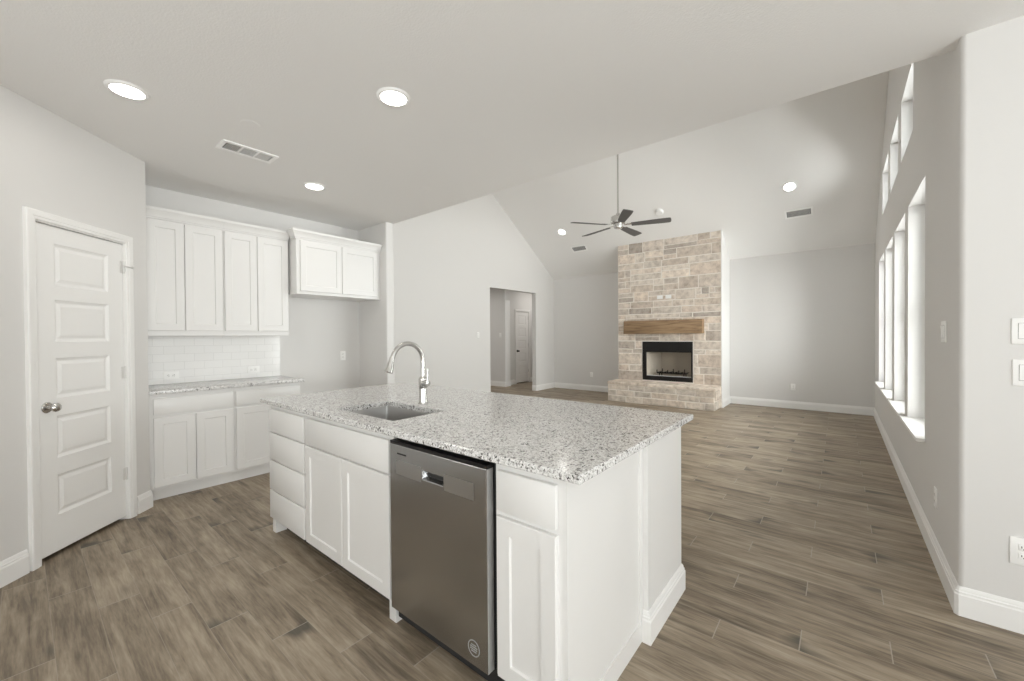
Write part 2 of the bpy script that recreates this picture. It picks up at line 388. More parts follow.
def wall_grid(name, mat, u0, u1, z0, z1, holes, th, mtx, label):
    """wall face at local y=0 looking -y, body to +y"""
    us = sorted({u0, u1, *[v for h in holes for v in (h[0], h[1])]}); zs = sorted({z0, z1, *[v for h in holes for v in (h[2], h[3])]})
    bm = B()
    def q(*pts): bm.faces.new([bm.verts.new(mtx @ Vector(p)) for p in pts])
    inh = lambda u, z: any(h[0] < u < h[1] and h[2] < z < h[3] for h in holes)
    for a, b in zip(us, us[1:]):
        for c, d in zip(zs, zs[1:]):
            if inh((a+b)/2, (c+d)/2): continue
            for y in (0, th): q((a, y, c), (b, y, c), (b, y, d), (a, y, d))
    for h in holes:
        a, b, c, d = h
        q((a, 0, c), (a, th, c), (a, th, d), (a, 0, d)); q((b, 0, c), (b, th, c), (b, th, d), (b, 0, d))
        q((a, 0, d), (b, 0, d), (b, th, d), (a, th, d))
        if c > z0+1e-6: q((a, 0, c), (b, 0, c), (b, th, c), (a, th, c))
    q((u0, 0, z0), (u0, th, z0), (u0, th, z1), (u0, 0, z1)); q((u1, 0, z0), (u1, th, z0), (u1, th, z1), (u1, 0, z1))
    q((u0, 0, z1), (u1, 0, z1), (u1, th, z1), (u0, th, z1))
    bmesh.ops.remove_doubles(bm, verts=bm.verts, dist=1e-5)
    return struct(obj(name, bm, mat), label, 'wall')
def frame_at(x, y, rz): return Matrix.Translation((x, y, 0)) @ Matrix.Rotation(rz, 4, 'Z')
# living room window wall: looks to -x ; local -y -> -x : rotation -90deg, local x -> -y
LOW = [(3.815+1.075*i, 3.815+1.075*i+0.876) for i in range(4)]; UPP = [(4.40+1.05*i, 4.40+1.05*i+0.808) for i in range(3)]
SILL, HEAD, USILL, UHEAD = 0.638, 2.389, 2.92, 3.48
holes = [(-b, -a, SILL-0.022, HEAD) for a, b in LOW] + [(-b, -a, USILL, UHEAD) for a, b in UPP]
wall_grid('wall_right', 'paint', -(YF+0.15), -(YN+0.15), 0, ZR, holes, 0.17, frame_at(XW, 0, -PI/2), 'tall grey living room wall with two tiers of windows')
bm = B(); prism(bm, rnd_poly([(XW, YN), (XE2+0.2, YN), (XE2+0.2, YN+0.15), (XW, YN+0.15)], [0.022, 0, 0, 0]), 0, CZ)
struct(obj('wall_near', bm, 'paint', smooth=True), 'pale wall at the right edge with two switches and an outlet', 'wall')
one_above = one('wall_above_near', 'paint', XW, XW+0.17, YN+0.02, YN+0.15, CZ, EAVE+0.2); struct(one_above, 'short wall piece above the near wall corner', 'wall')
wall_grid('wall_far', 'paint', XL-0.15, XW+0.17, 0, EAVE+0.1, [], 0.15, frame_at(0, YF, 0), 'grey end wall behind the stone fireplace')
OP = (6.34, 8.0, 2.388)
wall_grid('wall_left', 'paint', YH, YF, 0, ZR, [(OP[0], OP[1], 0, OP[2])], 0.115, frame_at(XL, 0, PI/2), 'white gable wall with the tall hallway opening')
bm = B(); prism(bm, rnd_poly([(XL-0.16, YS), (XS, YS), (XS, YH), (XL-0.16, YH)], [0, 0.018, 0.018, 0]), 0, CZ)
struct(obj('wall_stub', bm, 'paint', smooth=True), 'short stub wall ending the refrigerator nook', 'wall')
wall_grid('wall_kitchen', 'paint', 0.55, YS+0.05, 0, CZ, [], 0.12, frame_at(XK, 0, PI/2), 'kitchen wall behind the white cabinets')
# 45 degree pantry wall, u runs towards the inner corner
PC = (-4.245, 0.645); PM = frame_at(PC[0], PC[1], math.radians(135))
wall_grid('wall_pantry', 'paint', -2.7, 0, 0, CZ, [(-0.837, -0.195, 0, 2.05)], 0.12, PM, 'angled pantry wall around the white door')
bm = B(); prism(bm, [(-4.9, 0.645), (-4.245, 0.645), (-4.275, 0.53), (-4.9, 0.53)], 0, CZ); struct(obj('wall_pantry_return', bm, 'paint'), 'short wall turning from the pantry to the base cabinets', 'wall')
xe, ye = PC[0]+2.7*0.70711, PC[1]-2.7*0.70711
struct(one('wall_side_rear', 'paint', xe-0.15, xe, YB, ye+0.02, 0, CZ), 'plain kitchen side wall beyond the pantry wall', 'wall')
wall_grid('wall_rear', 'paint', -(XE2+0.2), -(xe-0.2), 0, CZ, [(-2.3, 1.5, 0.75, 2.3)], 0.15, frame_at(0, YB, PI), 'rear kitchen wall with a wide window')
wall_grid('wall_nook', 'paint', -YN, -YB, 0, CZ, [(-2.0, 1.5, 0.6, 2.35)], 0.15, frame_at(XE2, 0, -PI/2), 'breakfast nook wall with a wide window')
# hallway behind the left opening
HY, HX = 8.15, -7.05
struct(one('wall_hall', 'paint', -9.0, -6.885, HY, HY+0.20, 0, 2.74), 'hallway wall with a switch seen through the opening', 'wall')
wall_grid('wall_hall_inner', 'paint', HY+0.20, 10.7, 0, 2.74, [(8.815, 9.425, 0, 2.05)], 0.12, frame_at(HX, 0, PI/2), 'inner hallway wall around the small white door')
struct(one('wall_hall_end', 'paint', -9.1, XL, 10.55, 10.67, 0, 2.74), 'end wall of the hallway', 'wall')
struct(one('wall_hall_right', 'paint', XL-0.16, XL-0.04, YF+0.16, 10.6, 0, 2.74), 'hallway wall backing the fireplace wall', 'wall')
struct(one('wall_hall_far_left', 'paint', -9.1, -9.0, YH, 10.6, 0, 2.74), 'left wall at the far side of the hallway', 'wall')
struct(one('wall_hall_near', 'paint', -9.1, XL-0.16, YH, YH+0.1, 0, 2.74), 'near wall of the hallway', 'wall')
struct(one('ceiling_hall', 'ceil', -9.1, XL-0.16, YH, 10.7, 2.74, 2.8), 'flat ceiling of the hallway', 'ceiling')

# baseboards
BASE = [(0, 0), (0.016, 0), (0.016, 0.098), (0.0125, 0.104), (0.0125, 0.113), (0.009, 0.117), (0.008, 0.126), (0.003, 0.136), (0, 0.136)]
def baseboard(name, path, label):
    bm = B(); sweep(bm, path, BASE); return struct(obj(name, bm, 'trim', smooth=True), label, 'baseboard')
baseboard('baseboard_right', [(XE2, YN), (XW+0.004, YN), (XW, YN+0.004), (XW, YF)], 'white baseboard along the window wall and near wall')
baseboard('baseboard_far', [(XW, YF), (-1.676, YF)], 'white baseboard right of the fireplace')
baseboard('baseboard_fireplace', [(-1.676, YF), (-1.676, 8.135)], 'white baseboard on the side of the chimney')
baseboard('baseboard_left', [(-3.695, YF), (XL, YF), (XL, OP[1]), (XL-0.115, OP[1])], 'white baseboard left of the fireplace up to the opening')
baseboard('baseboard_gable', [(XL-0.115, OP[0]), (XL, OP[0]), (XL, YH), (XS, YH)], 'white baseboard along the gable wall')
baseboard('baseboard_hall', [(HX, 8.755), (HX, HY+0.2), (-6.885, HY+0.2), (-6.885, HY), (-9.0, HY)], 'white baseboard on the hallway wall')
baseboard('baseboard_hall_end', [(XL-0.16, 10.55), (HX, 10.55), (HX, 9.485)], 'white baseboard past the hallway door')
pu = lambda s, d=0.0: (PC[0]+s*0.70711+d*0.70711, PC[1]-s*0.70711+d*0.70711)
baseboard('baseboard_pantry', [(-4.30, 0.645), (-4.245, 0.645), pu(0.130)], 'short white baseboard between pantry door and base cabinets')
baseboard('baseboard_pantry_left', [pu(0.896), pu(2.7)], 'white baseboard left of the pantry door')
baseboard('baseboard_nook', [(XS, YH), (XS, YS), (XK, YS), (XK, 1.85)], 'white baseboard in the refrigerator nook')

# ------------------------------------------------------------------ doors
CASE = [(0, 0), (0, 0.012), (0.006, 0.016), (0.018, 0.016), (0.022, 0.019), (0.05, 0.021), (0.057, 0.018), (0.057, 0)]
xz = Matrix(((1, 0, 0, 0), (0, 0, -1, 0), (0, 1, 0, 0), (0, 0, 0, 1)))    # (a,b,c) -> x=a, z=b, y=-c
DPROF = [(0.004, 0.004), (0.016, 0.010), (0.022, 0.010), (0.040, 0.004)]
def make_door(name, label, loc, rz, w_, h_, knob_left=True, hinges=(0.34, 1.09, 1.865), knobmat='nickel', stop=False, scale=1.0):
    """opening from u=0..w_ ; slab face 12 mm behind the wall face"""
    t = thing(name, label, 'door', loc, rz, kind='structure')
    bm = B(); sweep(bm, [(0.012, 0), (0.012, h_-0.008), (w_-0.012, h_-0.008), (w_-0.012, 0)], CASE, xz); obj('casing', bm, 'trim', t, smooth=True)
    bm = B(); box(bm, 0.0, 0.014, -0.002, 0.118, 0, h_); box(bm, w_-0.014, w_, -0.002, 0.118, 0, h_); box(bm, 0.014, w_-0.014, -0.002, 0.118, h_-0.014, h_)
    obj('jamb', bm, 'trim', t)
    x0, x1, z0, z1 = 0.016, w_-0.016, 0.026, h_-0.018
    st = (x1-x0)*0.195; tops = [1.928, 1.581, 1.221, 0.864, 0.499]; bots = [1.670, 1.321, 0.973, 0.605, 0.250]
    k = (h_-0.018)/2.032
    recs = [(x0+st, b*k, x1-st, a*k) for a, b in zip(tops, bots)]
    bm = B(); panel(bm, x0, x1, z0, z1, 0.035, recs, DPROF, yf=0.010); slab = obj('slab', bm, 'trim', t, merge=True)
    kx = x0+0.062 if knob_left else x1-0.062
    rot = Matrix.Translation((kx, 0.010, 0.925)) @ Matrix.Rotation(PI/2, 4, 'X')
    bm = B(); lathe(bm, [(0.033, 0), (0.033, 0.004), (0.028, 0.008), (0.013, 0.010), (0.011, 0.026), (0.019, 0.034), (0.027, 0.046), (0.027, 0.056), (0.020, 0.065), (0.008, 0.069)], 28, rot)
    kn = obj('knob', bm, knobmat, t, smooth=True); kn['label'] = 'round satin metal knob'
    hx = x1 if knob_left else x0
    for i, z in enumerate(hinges):
        bm = B(); lathe(bm, [(0.0065, z-0.045), (0.0065, z+0.045)], 12, Matrix.Translation((hx+0.002*(1 if knob_left else -1), 0.003, 0)))
        box(bm, hx-0.022, hx+0.012, 0.006, 0.0095, z-0.043, z+0.043)
        hg = obj('hinge', bm, M['hinge'], t, smooth=True)
        if stop and i == len(hinges)-1:
            bm = B(); z -= 0.045; tube(bm, [(hx-0.035, -0.022, z+0.05), (hx+0.04, -0.024, z+0.05)], 0.0045, 10); lathe(bm, [(0.010, 0), (0.010, 0.012)], 14, Matrix.Translation((hx+0.04, -0.024, z+0.05)) @ Matrix.Rotation(PI/2, 4, 'Y'))
            tube(bm, [(hx, 0.0, z+0.05), (hx-0.03, -0.03, z+0.05)], 0.004, 8)
            obj('hinge_pin_stop', bm, M['hinge'], hg, smooth=True)
    return t
ox, oy = pu(0.837)
make_door('door_1', 'white five-panel pantry door with knob at left on the angled wall', (ox, oy, 0), math.radians(135), 0.642, 2.05, stop=True)
struct(one('wall_pantry_inner', 'paint', -5.0, -4.9, YB-0.1, 0.545, 0, CZ), 'back wall inside the closed pantry', 'wall')
struct(one('wall_pantry_rear', 'paint', -4.9, xe-0.15, YB-0.15, YB, 0, CZ), 'rear wall inside the closed pantry', 'wall')
make_door('door_2', 'small white five-panel door inside the hallway', (HX, 8.815, 0), PI/2, 0.61, 2.05, knobmat='black')
struct(one('trim_1', 'trim', -6.8848, -6.871, HY+0.004, HY+0.196, 0.14, 2.3, bev=0.004), 'white corner casing at the end of the hallway wall', 'trim')

# ------------------------------------------------------------------ windows
def make_window(name, label, y0, y1, z0, z1, stool, rail=True):
    t = thing(name, label, 'window', (XW, y0, z0), 0, kind='structure')
    w_, h_ = y1-y0, z1-z0
    bm = B(); f = 0.045
    def ring(x0, x1, a, b, c, d, f):
        box(bm, x0, x1, a, b, c, c+f); box(bm, x0, x1, a, b, d-f, d); box(bm, x0, x1, a, a+f, c+f, d-f); box(bm, x0, x1, b-f, b, c+f, d-f)
    ring(0.115, 0.165, 0, w_, 0, h_, f); obj('window_frame', bm, 'vinyl', t)
    if rail:
        bm = B(); box(bm, 0.12, 0.155, f, w_-f, h_*0.5-0.02, h_*0.5+0.02, 0.003); obj('meeting_rail', bm, 'vinyl', t)
    bm = B(); box(bm, 0.138, 0.143, f, w_-f, f, h_-f); obj('glass_pane', bm, 'glass', t)
    if stool:
        bm = B()
        prism(bm, rnd_poly([(-0.045, -0.035), (-0.045, w_+0.035), (-0.001, w_+0.035), (-0.001, w_), (0.115, w_), (0.115, 0), (-0.001, 0), (-0.001, -0.035)], [0.006, 0.006]+[0]*6, 3), -0.022, 0.0)
        obj('sill', bm, 'trim', t)
    return t
ordn = ['nearest', 'second', 'third', 'farthest']
for i, (a, b) in enumerate(LOW): make_window(f'window_{i+1}', f'{ordn[i]} tall lower window of the living room wall with white sill', a, b, SILL, HEAD, True)
for i, (a, b) in enumerate(UPP): make_window(f'window_{i+5}', ['nearest high transom window under the vault', 'middle high transom window under the vault', 'farthest high transom window under the vault'][i], a, b, USILL, UHEAD, False, False)
def rear_window(name, label, loc, rz, w_, h_, n):
    t = thing(name, label, 'window', loc, rz, kind='structure')
    bm = B(); box(bm, 0, w_, 0.08, 0.13, 0, 0.05); box(bm, 0, w_, 0.08, 0.13, h_-0.05, h_)
    for k in range(n+1):
        c = k*w_/n; a = max(0, c-0.04); b = min(w_, c+0.04); box(bm, a, b, 0.08, 0.13, 0.05, h_-0.05)
    obj('window_frame', bm, 'vinyl', t)
    bm = B(); box(bm, 0, w_, 0.10, 0.105, 0.02, h_-0.02); obj('glass_pane', bm, 'glass', t)
rear_window('window_8', 'wide four-light window in the breakfast nook wall', (XE2, 2.0, 0.6), -PI/2, 3.5, 1.75, 4)
rear_window('window_9', 'wide four-light window in the rear kitchen wall', (2.3, YB, 0.75), PI, 3.8, 1.55, 4)

# ------------------------------------------------------------------ cabinets
def shaker(name, x0, x1, z0, z1, t, parent, fr=0.057):
    bm = B(); panel(bm, x0, x1, z0, z1, t, [(x0+fr, z0+fr, x1-fr, z1-fr)], SHAKER, yf=-t); return obj(name, bm, 'cab', parent)
def slabfront(name, x0, x1, z0, z1, t, parent):
    bm = B(); box(bm, x0, x1, -t, 0, z0, z1, 0.004, 2); return obj(name, bm, 'cab', parent, smooth=True)
DT = 0.019
# kitchen base run: face looks +x ; local origin at (xface, y0, 0), u -> +y
XB = -4.33
def kitchen_base(label, y0, y1, doors, drawers, left_filler=0.0):
    t = thing('base_cabinet', label, 'cabinet', (XB, y0, 0), PI/2, group='kitchen base cabinets')
    w_ = y1-y0; dep = -XK+XB-0.004
    one('carcass', 'cab', 0.0005, w_-0.0005, 0, dep, 0.10, 0.8835, t)
    one('toe_kick', 'cab', 0.0005, w_-0.0005, 0.066, 0.085, 0, 0.10, t)
    for a, b in doors: shaker('door', a-y0, b-y0, 0.122, 0.692, DT, t)
    for a, b in drawers: slabfront('drawer', a-y0, b-y0, 0.712, 0.846, DT, t)
    return t
kitchen_base('white base cabinet with two doors under one wide drawer beside the pantry corner', 0.648, 1.247, [(0.682, 0.956), (0.961, 1.236)], [(0.682, 1.236)])
kitchen_base('narrow white base cabinet with one drawer and door beside the refrigerator nook', 1.247, 1.836, [(1.259, 1.825)], [(1.259, 1.825)])
bm = B(); box(bm, XK+0.002, -4.287, 0.648, 1.862, 0.884, 0.914, 0.004); tag(obj('countertop', bm, 'granite', smooth=True), 'granite countertop on the white kitchen base cabinets under the tile backsplash', 'countertop')
struct(one('trim_2', 'tile', XK, XK+0.009, 0.648, 1.85, 0.9145, 1.358), 'white subway tile backsplash below the upper cabinets', 'backsplash')
CROWN = [(0, 0), (0.014, 0), (0.016, 0.010), (0.022, 0.014), (0.028, 0.032), (0.044, 0.060), (0.052, 0.068), (0.054, 0.090), (0, 0.090)]
def crown(parent, path, z):
    bm = B(); sweep(bm, path, [(o, c+z) for o, c in CROWN]); obj('crown_molding', bm, 'cab', parent, smooth=True)
XU = -4.55
def upper(label, y0, y1, doors, path):
    t = thing('upper_cabinet', label, 'cabinet', (XU, y0, 1.362), PI/2, group='upper cabinets on the kitchen wall')
    w_ = y1-y0; dep = XU-XK-0.004
    one('carcass', 'cab', 0.0005, w_-0.0005, 0, dep, 0.0, 1.09, t)
    for a, b in doors: shaker('door', a-y0, b-y0, 0.045, 0.993, DT, t)
    crown(t, path, 1.004)
    return t
upper('tall white double-door upper cabinet nearest the pantry corner', 0.648, 1.236, [(0.685, 0.940), (0.946, 1.229)], [(0.5875, 0), (0, 0)])
upper('tall white double-door upper cabinet beside the refrigerator nook', 1.236, 1.82, [(1.245, 1.518), (1.524, 1.810)], [(0.5825, 0), (0, 0)])
t = thing('bridge_cabinet', 'short wide white cabinet over the empty refrigerator nook', 'cabinet', (-4.39, 1.836, 1.80), PI/2)
w_ = 2.817-1.836
one('carcass', 'cab', 0, w_, 0, 0.486, 0, 0.655, t)
shaker('door', 0.035, 0.486, 0.03, 0.56, DT, t); shaker('door', 0.492, 0.942, 0.03, 0.56, DT, t)
crown(t, [(w_-0.001, 0), (0, 0), (0, 0.100)], 0.575)

# ------------------------------------------------------------------ island
YI = 1.094
def island_cab(name, label, x0, x1, foot=None):
    t = thing(name, label, 'cabinet', (x0, YI, 0), 0, group='island cabinets')
    w_ = x1-x0
    return t, w_
t, w_ = island_cab('drawer_cabinet', 'white island cabinet with four stacked drawers at the far left end', -3.045, -2.498)
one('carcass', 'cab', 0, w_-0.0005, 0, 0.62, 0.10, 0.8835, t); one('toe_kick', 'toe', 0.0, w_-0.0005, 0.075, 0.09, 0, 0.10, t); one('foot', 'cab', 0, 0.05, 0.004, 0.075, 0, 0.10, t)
for a, b in ((0.700, 0.857), (0.511, 0.694), (0.307, 0.505), (0.112, 0.301)): slabfront('drawer', 0.014, w_-0.010, a, b, DT, t)
t, w_ = island_cab('sink_cabinet', 'white island sink cabinet with two doors left of the dishwasher', -2.498, -1.606)
bm = B(); box(bm, 0, 0.018, 0, 0.62, 0.1, 0.8835); box(bm, w_-0.018, w_, 0, 0.62, 0.1, 0.8835); box(bm, 0.018, w_-0.018, 0, 0.018, 0.1, 0.8835); box(bm, 0.018, w_-0.018, 0.602, 0.62, 0.1, 0.8835); box(bm, 0.018, w_-0.018, 0.018, 0.602, 0.1, 0.118)
obj('carcass', bm, 'cab', t)
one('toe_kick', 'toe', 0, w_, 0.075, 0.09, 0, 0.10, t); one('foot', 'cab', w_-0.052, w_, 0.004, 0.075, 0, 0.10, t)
slabfront('false_front', 0.012, w_-0.014, 0.700, 0.857, DT, t)
shaker('door', 0.012, 0.440, 0.112, 0.690, DT, t); shaker('door', 0.445, w_-0.014, 0.112, 0.690, DT, t)
t, w_ = island_cab('end_cabinet', 'white island cabinet with drawer and door right of the dishwasher', -0.972, -0.668)
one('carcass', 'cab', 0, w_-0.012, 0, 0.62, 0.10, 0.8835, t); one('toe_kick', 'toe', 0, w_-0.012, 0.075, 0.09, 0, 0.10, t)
slabfront('drawer', 0.016, w_-0.036, 0.713, 0.857, DT, t); shaker('door', 0.016, w_-0.036, 0.112, 0.692, DT, t)
bm = B(); box(bm, w_-0.012, w_-0.004, 0, 0.62, 0, 0.8835); box(bm, w_-0.004, w_, 0.0, 0.585, 0, 0.09); box(bm, w_-0.004, w_, 0.585, 0.62, 0, 0.8835)
obj('end_panel', bm, 'cab', t)
# knee wall behind the cabinets
t = thing('knee_wall', 'white half wall with baseboard forming the back of the island', 'half wall', (-3.045, 1.716, 0))
kw = -0.645+3.045
one('wall_body', 'cab', 0, kw, 0, 0.469, 0, 0.8835, t)
bm = B(); sweep(bm, [(0, 0.469), (kw, 0.469), (kw, 0), (kw-0.022, 0)][::-1], [(-o, c) for o, c in BASE]); obj('baseboard', bm, 'trim', t, smooth=True)
TOPT = [(0, 0.862), (-0.006, 0.862), (-0.010, 0.868), (-0.012, 0.876), (-0.018, 0.8835), (0, 0.8835)]
bm = B(); sweep(bm, [(kw-0.022, 0), (kw, 0), (kw, 0.469), (0, 0.469)], [(o, c-0.0005) for o, c in TOPT]); obj('top_trim', bm, 'trim', t, smooth=True)
# worktop with sink cut-out
CX0, CX1, CY0, CY1 = -3.148, -0.606, 1.063, 2.268
SX0, SX1, SY0, SY1 = -2.318, -1.740, 1.184, 1.532
def slab_with_hole(bm, outer, inner, z0, z1, ch=0.004):
    """both loops counter-clockwise; rounded top edge on outer"""
    def loop(p, z, off=0): return [bm.verts.new((x, y, z)) for x, y in p]
    import itertools
    n = len(inner)
    def shrink(p, d):
        cx = (CX0+CX1)/2; cy = (CY0+CY1)/2
        return [(x-math.copysign(d, x-cx), y-math.copysign(d, y-cy)) for x, y in p]
    o_top = loop(shrink(outer, ch), z1); o_a = loop(outer, z1-ch); o_b = loop(outer, z0+ch); o_bot = loop(shrink(outer, ch), z0)
    i_top = loop(inner, z1); i_bot = loop(inner, z0)
    for A, C in ((o_top, o_a), (o_a, o_b), (o_b, o_bot), (i_top, i_bot)):
        k = len(A)
        for j in range(k): bm.faces.new((A[j], A[(j+1) % k], C[(j+1) % k], C[j]))
    for O, I in ((o_top, i_top), (o_bot, i_bot)):
        es = []
        for lp in (O, I):
            k = len(lp)
            for j in range(k):
                e = bm.edges.get((lp[j], lp[(j+1) % k]))
                es.append(e)
        bmesh.ops.triangle_fill(bm, use_beauty=True, edges=es)
bm = B(); slab_with_hole(bm, [(CX0, CY0), (CX1, CY0), (CX1, CY1), (CX0, CY1)], rnd_poly([(SX0, SY0), (SX1, SY0), (SX1, SY1), (SX0, SY1)], [0.006]*4, 3), 0.884, 0.914)
tag(obj('island_countertop', bm, 'granite'), 'large speckled grey granite island worktop with a sink cut-out', 'countertop')
# sink
t = thing('kitchen_sink', 'rectangular undermount stainless steel sink set into the island worktop', 'sink', ((SX0+SX1)/2, (SY0+SY1)/2, 0.884))
hw, hd = (SX1-SX0)/2+0.008, (SY1-SY0)/2+0.008
def rr(a, b, r, z): return [(x, y, z) for x, y in rnd_poly([(-a, -b), (a, -b), (a, b), (-a, b)], [r]*4, 5)]
bm = B()
rings = [rr(hw+0.02, hd+0.02, 0.02, -0.0015), rr(hw, hd, 0.015, -0.0015), rr(hw-0.002, hd-0.002, 0.015, -0.01), rr(hw-0.006, hd-0.006, 0.018, -0.19), rr(hw-0.022, hd-0.022, 0.02, -0.212), rr(0.05, 0.05, 0.04, -0.218)]
rv = [[bm.verts.new(p) for p in r] for r in rings]
for a, b in zip(rv, rv[1:]):
    k = len(a)
    for j in range(k): bm.faces.new((a[j], a[(j+1) % k], b[(j+1) % k], b[j]))
bm.faces.new(rv[-1]); o = obj('basin', bm, 'sink', t, smooth=True)
md = o.modifiers.new('thick', 'SOLIDIFY'); md.thickness = 0.0012; md.offset = -1
bm = B(); lathe(bm, [(0.045, -0.2165), (0.045, -0.213), (0.036, -0.212), (0.030, -0.216), (0.012, -0.2155)], 24); obj('drain', bm, 'chrome', t, smooth=True)
# faucet
t = thing('faucet', 'tall brushed nickel pull-down faucet behind the island sink', 'faucet', (-2.06, 1.625, 0.914), math.radians(-6))
bm = B(); lathe(bm, [(0.032, 0), (0.032, 0.006), (0.029, 0.009), (0.0265, 0.03), (0.0225, 0.095), (0.026, 0.098), (0.0275, 0.104), (0.0275, 0.158), (0.022, 0.164), (0.015, 0.172)], 28); obj('body', bm, 'nickel', t, smooth=True)
R = 0.107; pts = [(0, 0, 0.165), (0, 0, 0.21), (0, 0, 0.268)]
for k in range(1, 15):
    a = PI*k/15*1.0; pts.append((0, -R+R*math.cos(a), 0.268+R*1.06*math.sin(a)))
pts += [(0, -2*R-0.004, 0.262)]
bm = B(); tube(bm, pts, 0.0145, 18); obj('spout', bm, 'nickel', t, smooth=True)
bm = B(); tube(bm, [(0, -2*R+0.002, 0.300), (0, -2*R-0.004, 0.275), (0, -2*R-0.014, 0.235), (0, -2*R-0.022, 0.214), (0, -2*R-0.0235, 0.209)], [0.0155, 0.0175, 0.0225, 0.0255, 0.023], 20); obj('spray_head', bm, 'nickel', t, smooth=True)
bm = B(); tube(bm, [(0.0, 0, 0.130), (0.054, 0, 0.130)], [0.022, 0.020], 18); tube(bm, [(0.052, 0, 0.13), (0.054, 0, 0.165), (0.058, 0.0, 0.225)], [0.010, 0.0075, 0.006], 12); obj('handle', bm, 'nickel', t, smooth=True)

# dishwasher
t = thing('dishwasher', 'stainless steel dishwasher built into the island', 'dishwasher', (-1.595, 1.066, 0))
dw = 0.600
bm = B(); box(bm, -0.004, dw+0.012, 0.042, 0.60, 0.03, 0.876); obj('tub', bm, 'dark_gap', t)
bm = B(); box(bm, 0, dw+0.01, 0.13, 0.15, 0.0, 0.095); obj('toe_panel', bm, 'black', t)
# door panel with pocket handle
px0, px1, pz0, pz1 = 0.226, 0.366, 0.733, 0.776
bm = B(); panel(bm, 0, dw, 0.098, 0.852, 0.036, [(px0, pz0, px1, pz1)], [(0.004, 0.003), (0.012, 0.024)], edge=0.003); dr = obj('door_panel', bm, 'steel', t)
one('handle_shadow', 'dark_gap', px0+0.018, px1-0.014, 0.0215, 0.0238, pz0+0.014, pz1-0.010, dr)
one('top_edge', 'black', 0, dw, 0.002, 0.036, 0.8525, 0.866, t)
one('handle_strip', 'steel_strip', 0.045, px0-0.004, -0.0008, 0.001, 0.722, 0.786, dr); one('handle_strip', 'steel_strip', px1+0.004, 0.535, -0.0008, 0.001, 0.722, 0.786, dr)
one('edge_reflection', 'steel_edge_lit', dw-0.0005, dw+0.0012, 0.003, 0.036, 0.099, 0.851, dr)
bm = B()
for k in range(9): box(bm, 0.056+k*0.0075, 0.0618+k*0.0075, -0.0006, 0.001, 0.812, 0.8185)
wm = obj('wordmark', bm, 'black', dr); wm['label'] = 'tiny dark lettering'
rot = Matrix.Translation((0.530, 0.0, 0.165)) @ Matrix.Rotation(PI/2, 4, 'X')
bm = B(); lathe(bm, [(0.031, -0.0003), (0.031, 0.0008), (0.027, 0.0008), (0.027, -0.0003)], 40, rot, False, False)
for k, (z, hwid) in enumerate(((0.012, 0.014), (0.004, 0.019), (-0.004, 0.019), (-0.012, 0.014))):
    n = 6 if k % 2 else 4
    for i in range(n):
        a = -hwid+2*hwid*i/n; box(bm, 0.530+a, 0.530+a+2*hwid/n*0.78, -0.0008, 0.0004, 0.165+z-0.0022, 0.165+z+0.0022)
bd = obj('badge_sticker', bm, 'badge', dr); bd['label'] = 'round pale emblem sticker'

# ------------------------------------------------------------------ fireplace
CHX0, CHX1, CHY = -3.695, -1.688, 8.13
STONE = [(0.70, 0.61, 0.53), (0.74, 0.655, 0.575), (0.78, 0.70, 0.62), (0.63, 0.55, 0.48), (0.80, 0.73, 0.655), (0.69, 0.62, 0.555), (0.74, 0.65, 0.565), (0.57, 0.505, 0.45), (0.745, 0.68, 0.61), (0.77, 0.69, 0.61)]
def ashlar(u0, u1, v0, v1, rng, hs=(0.09, 0.13, 0.165, 0.20, 0.24), lo=0.2, hi=0.66):
    out = []; v = v0
    while v < v1-0.02:
        h = rng.choice(hs)
        if v+h > v1-0.07: h = v1-v
        u = u0; first = True
        while u < u1-0.02:
            l = rng.uniform(lo, hi) * (0.6 if first and rng.random() < .5 else 1); first = False
            if u+l > u1-0.13: l = u1-u
            if h > 0.17 and rng.random() < 0.42:
                k = h*rng.uniform(0.36, 0.62)
                if rng.random() < 0.5: out += [(u, u+l, v, v+k), (u, u+l, v+k, v+h)]
                else:
                    m_ = u+l*rng.uniform(0.35, 0.65); out += [(u, u+l, v, v+k), (u, m_, v+k, v+h), (m_, u+l, v+k, v+h)]
            else: out.append((u, u+l, v, v+h))
            u += l
        v += h
    return out
def subtract(rects, hole):
    a, b, c, d = hole; out = []
    for u0, u1, v0, v1 in rects:
        if u1 <= a or u0 >= b or v1 <= c or v0 >= d: out.append((u0, u1, v0, v1)); continue
        if u0 < a: out.append((u0, a, v0, v1))
        if u1 > b: out.append((b, u1, v0, v1))
        x0, x1 = max(u0, a), min(u1, b)
        if v0 < c: out.append((x0, x1, v0, c))
        if v1 > d: out.append((x0, x1, d, v1))
    return [r for r in out if r[1]-r[0] > 0.035 and r[3]-r[2] > 0.03]
